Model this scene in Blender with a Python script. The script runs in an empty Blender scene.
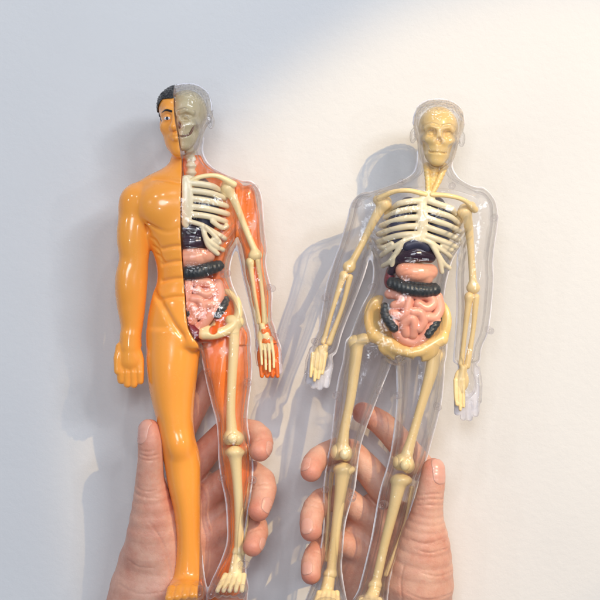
import bpy, math, random
import numpy as np
from mathutils import Vector
random.seed(7)
S = 0.00055            # metres per model unit (one unit = one photograph pixel at the figures' depth)
CAMD = 1700.0          # camera distance in units
C = bpy.context.scene.collection
f32 = np.float32

# ------------------------------------------------------------------ distance-field modeller
def V(p):              # (x, down, depth) -> (x, depth, up)
    return np.array([p[0], p[2], -p[1]], dtype=f32)
def smin(a, b, k):
    if k <= 0: return np.minimum(a, b)
    h = np.maximum(k - np.abs(a - b), 0) / k
    return np.minimum(a, b) - h * h * (k * 0.25)
def hermite(xs, ys, q):
    xs = np.asarray(xs, float); ys = np.asarray(ys, float)
    m = np.gradient(ys, xs)
    q = np.clip(q, xs[0], xs[-1])
    i = np.clip(np.searchsorted(xs, q) - 1, 0, len(xs) - 2)
    h = xs[i + 1] - xs[i]; t = (q - xs[i]) / h
    return ((2*t**3 - 3*t**2 + 1) * ys[i] + (t**3 - 2*t**2 + t) * h * m[i]
            + (-2*t**3 + 3*t**2) * ys[i+1] + (t**3 - t**2) * h * m[i+1])
def rot(yaw=0, roll=0, pitch=0):       # columns are the local axes; yaw about up, roll in the picture plane, pitch nodding
    cy, sy = math.cos(yaw), math.sin(yaw); cr, sr = math.cos(roll), math.sin(roll); cp, sp = math.cos(pitch), math.sin(pitch)
    Rz = np.array([[cy, -sy, 0], [sy, cy, 0], [0, 0, 1]])
    Ry = np.array([[cr, 0, sr], [0, 1, 0], [-sr, 0, cr]])
    Rx = np.array([[1, 0, 0], [0, cp, -sp], [0, sp, cp]])
    return (Ry @ Rz @ Rx).astype(f32)

class Field:
    FAR = 12.0
    def __init__(s, x0, x1, p0, p1, d0, d1, h=1.0):
        s.h = h
        s.lo = np.array([x0, d0, -p1], f32)
        s.n = np.ceil((np.array([x1, d1, -p0]) - s.lo) / h).astype(int) + 1
        s.ax = [(s.lo[i] + h * np.arange(s.n[i])).astype(f32) for i in range(3)]
        s.D = np.full(tuple(s.n), s.FAR, f32)
    def block(s, lo, hi):
        a = np.clip(np.floor((lo - s.lo) / s.h).astype(int), 0, s.n)
        b = np.clip(np.ceil((hi - s.lo) / s.h).astype(int) + 1, 0, s.n)
        if np.any(b <= a): return None
        sl = tuple(slice(a[i], b[i]) for i in range(3))
        return sl, s.ax[0][sl[0]][:, None, None], s.ax[1][sl[1]][None, :, None], s.ax[2][sl[2]][None, None, :]
    def put(s, sl, d, k, op):
        if op == 'u': s.D[sl] = smin(s.D[sl], d, k)
        elif op == 's': s.D[sl] = -smin(-s.D[sl], d, k)
    def cap(s, a, b, ra, rb, k=2.0, op='u', flat=None):
        a = V(a); b = V(b); m = max(ra, rb) + s.FAR
        B = s.block(np.minimum(a, b) - m, np.maximum(a, b) + m)
        if B is None: return
        sl, X, Y, Z = B; ba = b - a; L = float(ba @ ba) + 1e-9
        px, py, pz = X - a[0], Y - a[1], Z - a[2]
        t = np.clip((px * ba[0] + py * ba[1] + pz * ba[2]) / L, 0, 1)
        d = np.sqrt((px - t*ba[0])**2 + (py - t*ba[1])**2 + (pz - t*ba[2])**2) - (ra + (rb - ra) * t)
        s.put(sl, d, k, op)
    def tube(s, pts, r, k=2.0, op='u', smooth=0):
        pts = [tuple(map(float, p)) for p in pts]
        if not isinstance(r, (list, tuple)): r = [r] * len(pts)
        if smooth and len(pts) > 2:
            t = np.arange(len(pts)); q = np.linspace(0, len(pts) - 1, (len(pts) - 1) * smooth + 1)
            P = np.stack([hermite(t, [p[i] for p in pts], q) for i in range(3)], 1)
            r = list(hermite(t, r, q)); pts = [tuple(x) for x in P]
        a = np.array([V(p) for p in pts]); m = max(r) + s.FAR
        B = s.block(a.min(0) - m, a.max(0) + m)
        if B is None: return
        sl, X, Y, Z = B; best = None
        for i in range(len(pts) - 1):
            ba = a[i+1] - a[i]; L = float(ba @ ba) + 1e-9
            px, py, pz = X - a[i][0], Y - a[i][1], Z - a[i][2]
            t = np.clip((px * ba[0] + py * ba[1] + pz * ba[2]) / L, 0, 1)
            d = np.sqrt((px - t*ba[0])**2 + (py - t*ba[1])**2 + (pz - t*ba[2])**2) - (r[i] + (r[i+1] - r[i]) * t)
            best = d if best is None else np.minimum(best, d)
        s.put(sl, best, k, op)
    def ell(s, c, r, k=2.0, op='u', R=None):       # r = (half width, half height, half depth)
        c = V(c); r = np.array([r[0], r[2], r[1]], f32); m = r.max() + s.FAR
        B = s.block(c - m, c + m)
        if B is None: return
        sl, X, Y, Z = B; X = X - c[0]; Y = Y - c[1]; Z = Z - c[2]
        if R is not None:
            X, Y, Z = (R[0,0]*X + R[1,0]*Y + R[2,0]*Z, R[0,1]*X + R[1,1]*Y + R[2,1]*Z, R[0,2]*X + R[1,2]*Y + R[2,2]*Z)
        f = np.sqrt((X/r[0])**2 + (Y/r[1])**2 + (Z/r[2])**2) + 1e-6
        g = np.sqrt((X/r[0]**2)**2 + (Y/r[1]**2)**2 + (Z/r[2]**2)**2) + 1e-6
        s.put(sl, f * (f - 1) / g, k, op)
    def loft(s, rows, k=4.0, op='u', round_=4.0):   # rows: (down, left, right, half depth, depth centre)
        rows = [tuple(r) + (0,) * (5 - len(r)) for r in rows]
        A = np.array(rows, float)
        lo = np.array([A[:,1].min(), (A[:,4] - A[:,3]).min(), -A[-1,0]]) - s.FAR
        hi = np.array([A[:,2].max(), (A[:,4] + A[:,3]).max(), -A[0,0]]) + s.FAR
        B = s.block(lo, hi)
        if B is None: return
        sl, X, Y, Z = B; q = -Z[0,0,:].astype(float)
        L, Rr, b, cy = [hermite(A[:,0], A[:,i], q).astype(f32)[None, None, :] for i in (1, 2, 3, 4)]
        a = np.maximum((Rr - L) / 2, 1); cx = (L + Rr) / 2
        X = X - cx; Y = Y - cy
        f = np.sqrt((X/a)**2 + (Y/b)**2) + 1e-6
        g = np.sqrt((X/a**2)**2 + (Y/b**2)**2) + 1e-6
        d = f * (f - 1) / g
        e = np.maximum((-A[-1,0]) - Z, Z - (-A[0,0]))
        d = -smin(-d, -(e + 0*d), round_)
        s.put(sl, d, k, op)
    def warp(s, lo, hi, fn):       # add fn(x, depth, down) inside a box (x, down, depth)
        B = s.block(np.array([lo[0], lo[2], -hi[1]]), np.array([hi[0], hi[2], -lo[1]]))
        if B is None: return
        sl, X, Y, Z = B; s.D[sl] += fn(X, Y, -Z)
    def copy(s):
        o = Field.__new__(Field); o.h, o.lo, o.n, o.ax, o.D = s.h, s.lo, s.n, s.ax, s.D.copy(); return o
    def xyz(s): return s.ax[0][:, None, None], s.ax[1][None, :, None], -s.ax[2][None, None, :]
    def mesh(s, name, smooth=2):
        D = s.D; I = D < 0
        n = D.shape
        cnt = np.zeros(tuple(k - 1 for k in n), np.int8)
        for i in (0, 1):
            for j in (0, 1):
                for k in (0, 1):
                    cnt += I[i:n[0]-1+i, j:n[1]-1+j, k:n[2]-1+k]
        act = (cnt > 0) & (cnt < 8)
        ci, cj, ck = np.nonzero(act)
        idx = np.full(act.shape, -1, np.int32); idx[ci, cj, ck] = np.arange(len(ci))
        acc = np.zeros((len(ci), 3)); num = np.zeros(len(ci))
        cr = [(i, j, k) for i in (0, 1) for j in (0, 1) for k in (0, 1)]
        val = {c: D[ci + c[0], cj + c[1], ck + c[2]] for c in cr}
        for c in cr:
            for ax in range(3):
                if c[ax]: continue
                e = list(c); e[ax] = 1; e = tuple(e)
                v0, v1 = val[c], val[e]; m = (v0 < 0) != (v1 < 0)
                t = np.where(m, v0 / np.where(m, v0 - v1, 1), 0)
                p = np.array(c, float)[None, :].repeat(len(ci), 0); p[:, ax] += t
                acc[m] += p[m]; num[m] += 1
        P = np.stack([ci, cj, ck], 1) + acc / num[:, None]
        quads = []
        for ax in range(3):
            sa = [slice(None)] * 3; sb = [slice(None)] * 3
            sa[ax] = slice(0, n[ax]-1); sb[ax] = slice(1, n[ax])
            A0, A1 = I[tuple(sa)], I[tuple(sb)]
            E = np.stack(np.nonzero(A0 != A1), 1)
            u, w = (ax + 1) % 3, (ax + 2) % 3
            ok = (E[:, u] > 0) & (E[:, w] > 0) & (E[:, u] < n[u]-1) & (E[:, w] < n[w]-1)
            E = E[ok]
            if not len(E): continue
            inside0 = A0[E[:,0], E[:,1], E[:,2]]
            def cell(du, dw):
                q = E.copy(); q[:, u] += du; q[:, w] += dw
                return idx[q[:,0], q[:,1], q[:,2]]
            q = np.stack([cell(-1,-1), cell(0,-1), cell(0,0), cell(-1,0)], 1)
            q[~inside0] = q[~inside0][:, ::-1]
            quads.append(q)
        Q = np.concatenate(quads)
        if smooth:
            ed = np.concatenate([Q[:, [0,1]], Q[:, [1,2]], Q[:, [2,3]], Q[:, [3,0]]])
            a, b = ed[:,0], ed[:,1]; N = len(P)
            deg = np.bincount(a, minlength=N) + 1e-9
            for it in range(smooth * 2):
                lam = 0.55 if it % 2 == 0 else -0.45
                L = np.stack([np.bincount(a, P[b, i], N) / deg for i in range(3)], 1) - P
                P = P + lam * L
        W = s.lo + P * s.h
        return make_mesh(name, W, Q)

def make_mesh(name, W, Q, smooth=True):            # W in units (x, depth, up)
    me = bpy.data.meshes.new(name)
    W = np.asarray(W, float); Q = np.asarray(Q, np.int32)
    co = np.stack([(W[:,0] - 300) * S, W[:,1] * S, (W[:,2] + 300) * S], 1)
    me.vertices.add(len(co)); me.vertices.foreach_set('co', co.ravel().astype(f32))
    k = Q.shape[1]
    me.loops.add(Q.size); me.loops.foreach_set('vertex_index', Q.ravel())
    me.polygons.add(len(Q)); me.polygons.foreach_set('loop_start', np.arange(0, Q.size, k, dtype=np.int32))
    me.polygons.foreach_set('loop_total', np.full(len(Q), k, np.int32))
    me.polygons.foreach_set('use_smooth', np.full(len(Q), smooth, bool))
    me.update(calc_edges=True); me.validate()
    return me

def place(name, me, mat, parent=None):
    o = bpy.data.objects.new(name, me); C.objects.link(o)
    if mat is not None: me.materials.append(mat)
    if parent is not None:
        o.parent = parent
        base = parent.get('_base', None)
        pl = Vector(parent['_base']) if base is not None else Vector((0, 0, 0))
        me.transform(__import__('mathutils').Matrix.Translation(-pl))
        o['_base'] = tuple(pl)
    return o
def thing(name, label, cat, base, group=None):
    o = bpy.data.objects.new(name, None); C.objects.link(o)
    loc = ((base[0] - 300) * S, base[2] * S, (300 - base[1]) * S)
    o.location = loc; o['_base'] = loc; o['label'] = label; o['category'] = cat; o.empty_display_size = 0.01
    if group: o['group'] = group
    return o

# ------------------------------------------------------------------ materials
def mat(name):
    m = bpy.data.materials.new(name); m.use_nodes = True
    nt = m.node_tree; nt.nodes.clear()
    return m, nt, nt.nodes, nt.links
def nd(N, t, **kw):
    n = N.new(t)
    for k, v in kw.items():
        if k.startswith('_'): setattr(n, k[1:], v)
        else: n.inputs[k.replace('__', ' ')].default_value = v
    return n
def plastic(name, c1, c2=None, scale=60, rough=0.3, sss=0.0, srad=(1, .4, .2), coat=0.0, bump=0.0, bscale=300, stretch=(1,1,1), spec=0.5, sscale=0.002):
    m, nt, N, L = mat(name)
    out = N.new('ShaderNodeOutputMaterial'); b = N.new('ShaderNodeBsdfPrincipled'); L.new(b.outputs[0], out.inputs[0])
    b.inputs['Roughness'].default_value = rough; b.inputs['Specular IOR Level'].default_value = spec
    b.inputs['Coat Weight'].default_value = coat; b.inputs['Coat Roughness'].default_value = 0.06
    if sss:
        b.inputs['Subsurface Weight'].default_value = sss; b.inputs['Subsurface Radius'].default_value = srad; b.inputs['Subsurface Scale'].default_value = sscale
    tc = N.new('ShaderNodeTexCoord'); mp = N.new('ShaderNodeMapping'); mp.inputs['Scale'].default_value = stretch
    L.new(tc.outputs['Object'], mp.inputs[0])
    if c2 is None: c2 = c1
    nz = nd(N, 'ShaderNodeTexNoise', Scale=scale, Detail=4.0); L.new(mp.outputs[0], nz.inputs['Vector'])
    cr = N.new('ShaderNodeValToRGB'); cr.color_ramp.elements[0].color = (*c1, 1); cr.color_ramp.elements[1].color = (*c2, 1)
    cr.color_ramp.elements[0].position = .3; cr.color_ramp.elements[1].position = .7
    L.new(nz.outputs[0], cr.inputs[0]); L.new(cr.outputs[0], b.inputs['Base Color'])
    rn = nd(N, 'ShaderNodeTexNoise', Scale=90.0, Detail=5.0, Roughness=.7); L.new(tc.outputs['Object'], rn.inputs['Vector'])
    rr = nd(N, 'ShaderNodeMapRange'); rr.inputs['From Min'].default_value = .3; rr.inputs['From Max'].default_value = .7; rr.inputs['To Min'].default_value = max(.04, rough - .09); rr.inputs['To Max'].default_value = rough + .09
    L.new(rn.outputs[0], rr.inputs['Value']); L.new(rr.outputs[0], b.inputs['Roughness'])
    if bump:
        nb = nd(N, 'ShaderNodeTexNoise', Scale=bscale, Detail=3.0); L.new(mp.outputs[0], nb.inputs['Vector'])
        bp = nd(N, 'ShaderNodeBump', Strength=bump, Distance=0.0006); L.new(nb.outputs[0], bp.inputs['Height']); L.new(bp.outputs[0], b.inputs['Normal'])
    return m
def clear(name, tint, g0=0.06, g1=0.72, bump=0.10):
    m, nt, N, L = mat(name)
    out = N.new('ShaderNodeOutputMaterial')
    lw = nd(N, 'ShaderNodeLayerWeight', Blend=0.5)
    tr = nd(N, 'ShaderNodeBsdfTransparent', Color=(*tint, 1))
    rf = nd(N, 'ShaderNodeBsdfRefraction', Color=(*tint, 1), Roughness=0.0, IOR=1.46)
    gl = nd(N, 'ShaderNodeBsdfGlossy', Color=(1, 1, 1, 1), Roughness=0.025)
    p1 = nd(N, 'ShaderNodeMath', _operation='POWER'); p1.inputs[1].default_value = 2.3; L.new(lw.outputs['Facing'], p1.inputs[0])
    m1 = nd(N, 'ShaderNodeMath', _operation='MULTIPLY_ADD'); m1.inputs[1].default_value = g1; m1.inputs[2].default_value = g0; L.new(p1.outputs[0], m1.inputs[0])
    mx = N.new('ShaderNodeMixShader'); L.new(m1.outputs[0], mx.inputs[0]); L.new(tr.outputs[0], mx.inputs[1]); L.new(rf.outputs[0], mx.inputs[2])
    p2 = nd(N, 'ShaderNodeMath', _operation='POWER'); p2.inputs[1].default_value = 4.5; L.new(lw.outputs['Facing'], p2.inputs[0])
    m2 = nd(N, 'ShaderNodeMath', _operation='MULTIPLY_ADD'); m2.inputs[1].default_value = 0.7; m2.inputs[2].default_value = 0.022; L.new(p2.outputs[0], m2.inputs[0])
    mg = N.new('ShaderNodeMixShader'); L.new(m2.outputs[0], mg.inputs[0]); L.new(mx.outputs[0], mg.inputs[1]); L.new(gl.outputs[0], mg.inputs[2])
    tc = N.new('ShaderNodeTexCoord'); nz = nd(N, 'ShaderNodeTexNoise', Scale=130.0, Detail=2.0); L.new(tc.outputs['Object'], nz.inputs['Vector'])
    bp = nd(N, 'ShaderNodeBump', Strength=bump, Distance=0.002); L.new(nz.outputs[0], bp.inputs['Height'])
    L.new(bp.outputs[0], rf.inputs['Normal'])
    nz2 = nd(N, 'ShaderNodeTexNoise', Scale=190.0, Detail=2.5); L.new(tc.outputs['Object'], nz2.inputs['Vector'])
    bp2 = nd(N, 'ShaderNodeBump', Strength=bump*3.2, Distance=0.003); L.new(nz2.outputs[0], bp2.inputs['Height']); L.new(bp2.outputs[0], gl.inputs['Normal'])
    hz = nd(N, 'ShaderNodeBsdfDiffuse', Color=(.96, .94, 1, 1)); ht = nd(N, 'ShaderNodeBsdfTranslucent', Color=(.96, .94, 1, 1))
    hm = N.new('ShaderNodeMixShader'); hm.inputs[0].default_value = .6; L.new(hz.outputs[0], hm.inputs[1]); L.new(ht.outputs[0], hm.inputs[2])
    p3 = nd(N, 'ShaderNodeMath', _operation='POWER'); p3.inputs[1].default_value = 2.4; L.new(lw.outputs['Facing'], p3.inputs[0])  # bright rims put into the colour: pale haze mixed in at grazing angles
    m3 = nd(N, 'ShaderNodeMath', _operation='MULTIPLY'); m3.inputs[1].default_value = .34; L.new(p3.outputs[0], m3.inputs[0])
    mh = N.new('ShaderNodeMixShader'); L.new(m3.outputs[0], mh.inputs[0]); L.new(mg.outputs[0], mh.inputs[1]); L.new(hm.outputs[0], mh.inputs[2])
    L.new(mh.outputs[0], out.inputs[0])
    return m
M = {}
def frosted():
    m, nt, N, L = mat('frosted_seam_plastic')
    out = N.new('ShaderNodeOutputMaterial'); b = nd(N, 'ShaderNodeBsdfPrincipled', Roughness=.12); b.inputs['Base Color'].default_value = (.92, .90, .96, 1)
    tr = N.new('ShaderNodeBsdfTransparent'); mx = N.new('ShaderNodeMixShader')
    tc = N.new('ShaderNodeTexCoord'); nz = nd(N, 'ShaderNodeTexNoise', Scale=45.0, Detail=3.0); L.new(tc.outputs['Object'], nz.inputs['Vector'])
    mr = nd(N, 'ShaderNodeMapRange'); mr.inputs['From Min'].default_value = .35; mr.inputs['From Max'].default_value = .65; mr.inputs['To Min'].default_value = .25; mr.inputs['To Max'].default_value = .92
    L.new(nz.outputs[0], mr.inputs['Value']); L.new(mr.outputs[0], mx.inputs[0]); L.new(tr.outputs[0], mx.inputs[1]); L.new(b.outputs[0], mx.inputs[2]); L.new(mx.outputs[0], out.inputs[0])
    return m
M['seam'] = frosted()
M['peg'] = clear('clear_peg_plastic', (.99, .985, .995), .03, .35)
M['skin_plastic'] = plastic('orange_plastic', (.97, .36, .052), (.98, .39, .06), 30, .22, .10, (1, .35, .08), .5)
M['clear'] = clear('clear_plastic', (.998, .996, 1))
M['bone'] = plastic('bone_plastic', (.93, .72, .36), (.95, .78, .44), 40, .30, .1, (1, .7, .35), .2)
M['bone_pale'] = plastic('pale_bone_plastic', (.92, .80, .54), (.94, .84, .60), 40, .28, .1, (1, .7, .4), .3)
M['gap'] = plastic('brown_red_plastic', (.16, .05, .02), (.22, .07, .03), 40, .3)
M['skull'] = plastic('khaki_skull_plastic', (.62, .51, .29), (.70, .58, .35), 40, .26, .05, (1, .7, .4), .3)
M['skull2'] = plastic('golden_skull_plastic', (.82, .56, .20), (.88, .64, .27), 40, .24, .1, (1, .7, .35), .4)
M['bone2'] = plastic('tan_bone_plastic', (.88, .64, .29), (.92, .71, .37), 40, .30, .1, (1, .7, .35), .2)
M['amber'] = plastic('amber_bone_plastic', (.84, .54, .18), (.90, .64, .27), 45, .28, .2, (1, .6, .25), .3)
M['muscle'] = plastic('muscle_plastic', (.88, .16, .018), (.96, .27, .035), 55, .3, .1, (1, .3, .1), .3, .25, 160, (1, 1, .18))
M['hair'] = plastic('black_hair_plastic', (.012, .012, .014), None, 40, .3, 0, coat=.5)
M['lung'] = plastic('navy_organ_plastic', (.030, .032, .065), (.05, .05, .09), 60, .4)
M['liver'] = plastic('dark_organ_plastic', (.022, .010, .020), (.035, .014, .028), 80, .18, coat=.6, bump=.25, bscale=260)
M['red'] = plastic('red_organ_plastic', (.20, .01, .02), None, 80, .25, coat=.5)
M['colon'] = plastic('charcoal_organ_plastic', (.022, .027, .032), (.04, .046, .05), 200, .36, bump=.9, bscale=420)
M['pink'] = plastic('pink_organ_plastic', (.82, .36, .25), (.88, .42, .30), 60, .35, .3, (1, .4, .25), .15)
M['stomach'] = plastic('salmon_organ_plastic', (.80, .34, .22), (.86, .44, .30), 90, .28, .3, (1, .4, .25), .3)
M['white'] = plastic('eye_white', (.8, .8, .8), None, 40, .2, coat=.4)
M['iris'] = plastic('eye_dark', (.02, .03, .06), None, 40, .2)
M['lip'] = plastic('eyebrow_black', (.012, .008, .006), None, 40, .4)

def skin():
    m, nt, N, L = mat('human_skin')
    out = N.new('ShaderNodeOutputMaterial'); b = N.new('ShaderNodeBsdfPrincipled'); L.new(b.outputs[0], out.inputs[0])
    b.inputs['Roughness'].default_value = .48; b.inputs['Subsurface Weight'].default_value = .35
    b.inputs['Subsurface Radius'].default_value = (1, .35, .2); b.inputs['Subsurface Scale'].default_value = .004
    tc = N.new('ShaderNodeTexCoord')
    n1 = nd(N, 'ShaderNodeTexNoise', Scale=60.0, Detail=7.0, Roughness=.68); L.new(tc.outputs['Object'], n1.inputs['Vector'])
    cr = N.new('ShaderNodeValToRGB'); e = cr.color_ramp.elements
    e[0].position = .32; e[0].color = (.60, .265, .185, 1); e[1].position = .66; e[1].color = (.73, .435, .325, 1)
    L.new(n1.outputs[0], cr.inputs[0])
    at = N.new('ShaderNodeAttribute'); at.attribute_name = 'flush'
    mx = nd(N, 'ShaderNodeMix', _data_type='RGBA'); mx.inputs['B'].default_value = (.62, .19, .13, 1)
    L.new(at.outputs['Fac'], mx.inputs[0]); L.new(cr.outputs[0], mx.inputs[6]); mx.inputs[7].default_value = (.62, .19, .13, 1)
    L.new(mx.outputs[2], b.inputs['Base Color'])
    n3 = nd(N, 'ShaderNodeTexNoise', Scale=150.0, Detail=3.0); L.new(tc.outputs['Object'], n3.inputs['Vector'])
    wp = nd(N, 'ShaderNodeMix', _data_type='VECTOR'); wp.inputs[0].default_value = .006
    L.new(tc.outputs['Object'], wp.inputs[4]); L.new(n3.outputs['Color'], wp.inputs[5])
    v = nd(N, 'ShaderNodeTexVoronoi', Scale=620.0, _feature='DISTANCE_TO_EDGE'); L.new(wp.outputs[1], v.inputs['Vector'])
    v2 = nd(N, 'ShaderNodeTexVoronoi', Scale=170.0, _feature='DISTANCE_TO_EDGE'); L.new(wp.outputs[1], v2.inputs['Vector'])
    m0 = nd(N, 'ShaderNodeMath', _operation='MINIMUM'); m0.inputs[1].default_value = .12; L.new(v2.outputs[0], m0.inputs[0])
    n2 = nd(N, 'ShaderNodeTexNoise', Scale=420.0, Detail=6.0, Roughness=.65); L.new(tc.outputs['Object'], n2.inputs['Vector'])
    ad = nd(N, 'ShaderNodeMath', _operation='MULTIPLY_ADD'); ad.inputs[1].default_value = .6; L.new(v.outputs[0], ad.inputs[0]); L.new(n2.outputs[0], ad.inputs[2])
    a2 = nd(N, 'ShaderNodeMath', _operation='MULTIPLY_ADD'); a2.inputs[1].default_value = 2.0; L.new(m0.outputs[0], a2.inputs[0]); L.new(ad.outputs[0], a2.inputs[2])
    bp = nd(N, 'ShaderNodeBump', Strength=.36, Distance=.0004); L.new(a2.outputs[0], bp.inputs['Height']); L.new(bp.outputs[0], b.inputs['Normal'])
    return m
M['skin'] = skin()
M['nail'] = plastic('fingernail', (.66, .33, .255), (.71, .38, .30), 90, .3, .3, (1, .4, .25), .25, sscale=.003)

# ------------------------------------------------------------------ heads
class Head:
    def __init__(s, F, c, sc, yaw, roll, pitch=0):
        s.F, s.c, s.sc, s.R = F, c, sc, rot(yaw, roll, pitch)
    def p(s, x, y, d):                          # local right, up, away
        w = s.R @ np.array([x, d, y], f32) * s.sc
        return (s.c[0] + w[0], s.c[1] - w[2], s.c[2] + w[1])
    def ell(s, c, r, k=3, op='u', R2=None):
        s.F.ell(s.p(*c), tuple(q * s.sc for q in r), k, op, s.R if R2 is None else s.R @ R2)
    def tube(s, pts, r, k=2, op='u', smooth=0):
        r = [q * s.sc for q in r] if isinstance(r, (list, tuple)) else r * s.sc
        s.F.tube([s.p(*q) for q in pts], r, k, op, smooth)

def flesh_head(h):
    h.ell((0, 9, 4), (25, 26.5, 29), 2)
    for q in (-1, 1): h.ell((q*9, 14, 0), (16.5, 18.5, 25), 4)
    h.ell((0, -10, -8), (20.5, 27, 21), 6)
    h.ell((0, -24, -12), (15, 13, 14), 6)
    h.ell((0, -33, -20), (8, 5.5, 6), 6)
    for q in (-1, 1):
        h.ell((q * 13, -8, -19), (7, 6, 6), 5)
        h.tube([(q * 3, 6.5, -26.5), (q * 9, 8, -25.5), (q * 16, 5, -19)], [3, 3.2, 2.5], 4)
        h.ell((q * 9, 0.5, -29.5), (6.2, 4.2, 4), 3, 's')
        h.ell((q * 9, 0, -23.6), (5, 3.4, 4), 1.5)
        h.tube([(q * 4.5, 0, -26.5), (q * 9, 2.6, -26.8), (q * 14, 0.2, -23.6)], 0.9, 1.2)
        h.ell((q * 3.4, -10.5, -29), (2.8, 2.4, 3), 2)
        h.ell((q * 25.5, -3, 4), (3.6, 8, 5.5), 2)
        h.ell((q * 28.6, -2, -2), (1.4, 4, 2.4), 2, 's')
    h.tube([(0, 3, -28), (0, -4, -31), (0, -9.5, -34)], [2.4, 2.8, 3.6], 3)
    h.tube([(-6.5, -17.6, -26.5), (-2, -16.6, -29.3), (0, -17.2, -29.5), (2, -16.6, -29.3), (6.5, -17.6, -26.5)], [1.2, 1.9, 1.7, 1.9, 1.2], 2)
    h.tube([(-6, -18.8, -26.5), (0, -21, -29), (6, -18.8, -26.5)], [1.2, 2.2, 1.2], 2, smooth=3)
    h.tube([(-8, -18.2, -26), (-3, -18.9, -30), (3, -18.9, -30), (8, -18.2, -26)], .75, 1, 's')

def skull_head(h, face=False):
    h.ell((0, 9, 4), (21.5, 23.5, 25), 2)
    h.ell((0, -8, -7), (16.5, 22, 17.5), 5)
    h.ell((0, -22, -11), (12, 11.5, 12), 5)
    h.ell((0, -30, -17), (7.5, 4.5, 5), 4)
    for q in (-1, 1):
        h.tube([(q * 3, 6, -22.5), (q * 9, 7.5, -21.5), (q * 15, 4.5, -16)], [2.6, 2.8, 2.2], 3)
        h.tube([(q * 6, -8, -21), (q * 12, -6.5, -17.5), (q * 16.5, -4.5, -8)], [2.8, 3, 2], 4)
        h.ell((q * 8.6, 0.2, -23.5), (6.0, 4.6, 6.5), 1.5, 's')
        h.ell((q * 8.6, 0, -17.6), (4.2, 2.6, 3.2), 1)
        h.ell((q * 16.5, -15, -12), (4.6, 6.5, 6), 2.5, 's')
        if face: h.ell((q * 8.6, 0.2, -21), (5.2, 3.6, 4.2), 1.5, 's')
        if face: h.ell((q * 8.6, -.2, -16.8), (3.4, 2.3, 2.6), 1)
        if face: h.ell((q * 14, -15.5, -15.5), (4.2, 5.6, 5), 2.5, 's')
    if face:
        h.tube([(0, 2, -22.4), (0, -3, -23.4)], [2.0, 2.2], 3)
        h.ell((0, -8, -24.5), (3.0, 4.2, 4), 1.5, 's')
        h.tube([(-8.5, -19.4, -19.5), (-4, -20.2, -23), (0, -20, -24), (4, -20.2, -23), (8.5, -19.4, -19.5)], 1.3, 1, 's')
        for i in range(-4, 5):
            h.tube([(i*1.9, -16.2, -22.8 + .17*i*i), (i*1.9, -18.9, -22.9 + .17*i*i)], .95, .3)
            h.tube([(i*1.9, -21.4, -22.4 + .17*i*i), (i*1.9, -23.2, -21.9 + .17*i*i)], .9, .3)
    else:
        h.ell((0, -8, -26), (3.2, 4.8, 5), 1.5, 's')
        for i in range(-4, 5):
            h.tube([(i * 2.0, -15.2, -22.6 + .22 * i * i), (i * 2.0, -17.4, -22.8 + .22 * i * i)], .95, .4)
            h.tube([(i * 2.0, -19.4, -22.4 + .22 * i * i), (i * 2.0, -21.4, -22 + .22 * i * i)], .95, .4)
        h.tube([(-10, -17, -18), (-6, -19.2, -21.5), (0, -19.8, -23.5), (6, -19.2, -21.5), (10.5, -17, -18.4), (13, -11, -16), (14, -4, -14)], 1.3, .8, 's', smooth=3)

def hair_bumps(h, lo_y=2, amp=0.9, fr=1.15):
    c = h.c; R = h.R; sc = h.sc
    def fn(X, Y, P):
        x, d, u = (X - c[0]) / sc, (Y - c[2]) / sc, (c[1] - P) / sc
        lx = R[0,0]*x + R[1,0]*d + R[2,0]*u; ld = R[0,1]*x + R[1,1]*d + R[2,1]*u; lu = R[0,2]*x + R[1,2]*d + R[2,2]*u
        line = np.where(ld < -8, 20.0, np.clip(20 - (ld + 8) * 1.6, 1, 20)) + np.clip(-(np.abs(lx) - 15) * .9, -14, 0)
        w = np.clip((lu - line) / 2.0, 0, 1)*(np.abs(lx) < 24.5)
        n = np.sin(fr*lx + 1.7*np.sin(.6*lu)) * np.sin(fr*ld + 1.3*np.sin(.7*lx)) + .6 * np.sin(1.7*fr*lu + lx) * np.sin(1.5*fr*lx - ld)
        return (-w * (1.6 + amp * n) * sc * .7).astype(f32)
    h.F.warp((c[0] - 40*sc, c[1] - 45*sc, c[2] - 45*sc), (c[0] + 40*sc, c[1] + 20*sc, c[2] + 45*sc), fn)

# ------------------------------------------------------------------ shared anatomy helpers
def wall_t(F):      # shell wall thickness: thinner in the head
    return np.clip(1.8 + (F.xyz()[2] - 165)*.16, 1.8, 3.4).astype(f32)
def shell(F):       # hollow wall, thicker along the flat seam where the front and back halves meet, with a fine raised seam line
    Y = F.xyz()[1]
    o = F.D - (.7*np.exp(-(Y/1.3)**2)).astype(f32)
    return np.maximum(o, -(F.D + wall_t(F) + (3.2*np.exp(-(Y/3.2)**4)).astype(f32)))
def seam_field(F, ear):
    Y, P = F.xyz()[1:]
    return np.maximum(np.maximum(14 - np.abs(P - ear), 0)*.5 + np.maximum(F.D - 1.35, -(F.D + .7)), np.abs(Y) - .95).astype(f32)
def surf(rows, x, y):
    A = np.array([tuple(r) + (0,) * (5 - len(r)) for r in rows], float)
    l, r, b, c = [float(hermite(A[:,0], A[:,i], np.array([y]))[0]) for i in (1, 2, 3, 4)]
    return c - b*math.sqrt(max(.02, 1 - ((x - (l + r)/2)/((r - l)/2))**2))
def groove(F, rows, pts, r=1.0, k=3.5, off=-.2):
    F.tube([(x, y, surf(rows, x, y) + off) for x, y in pts], r, k, 's', smooth=3)
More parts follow.
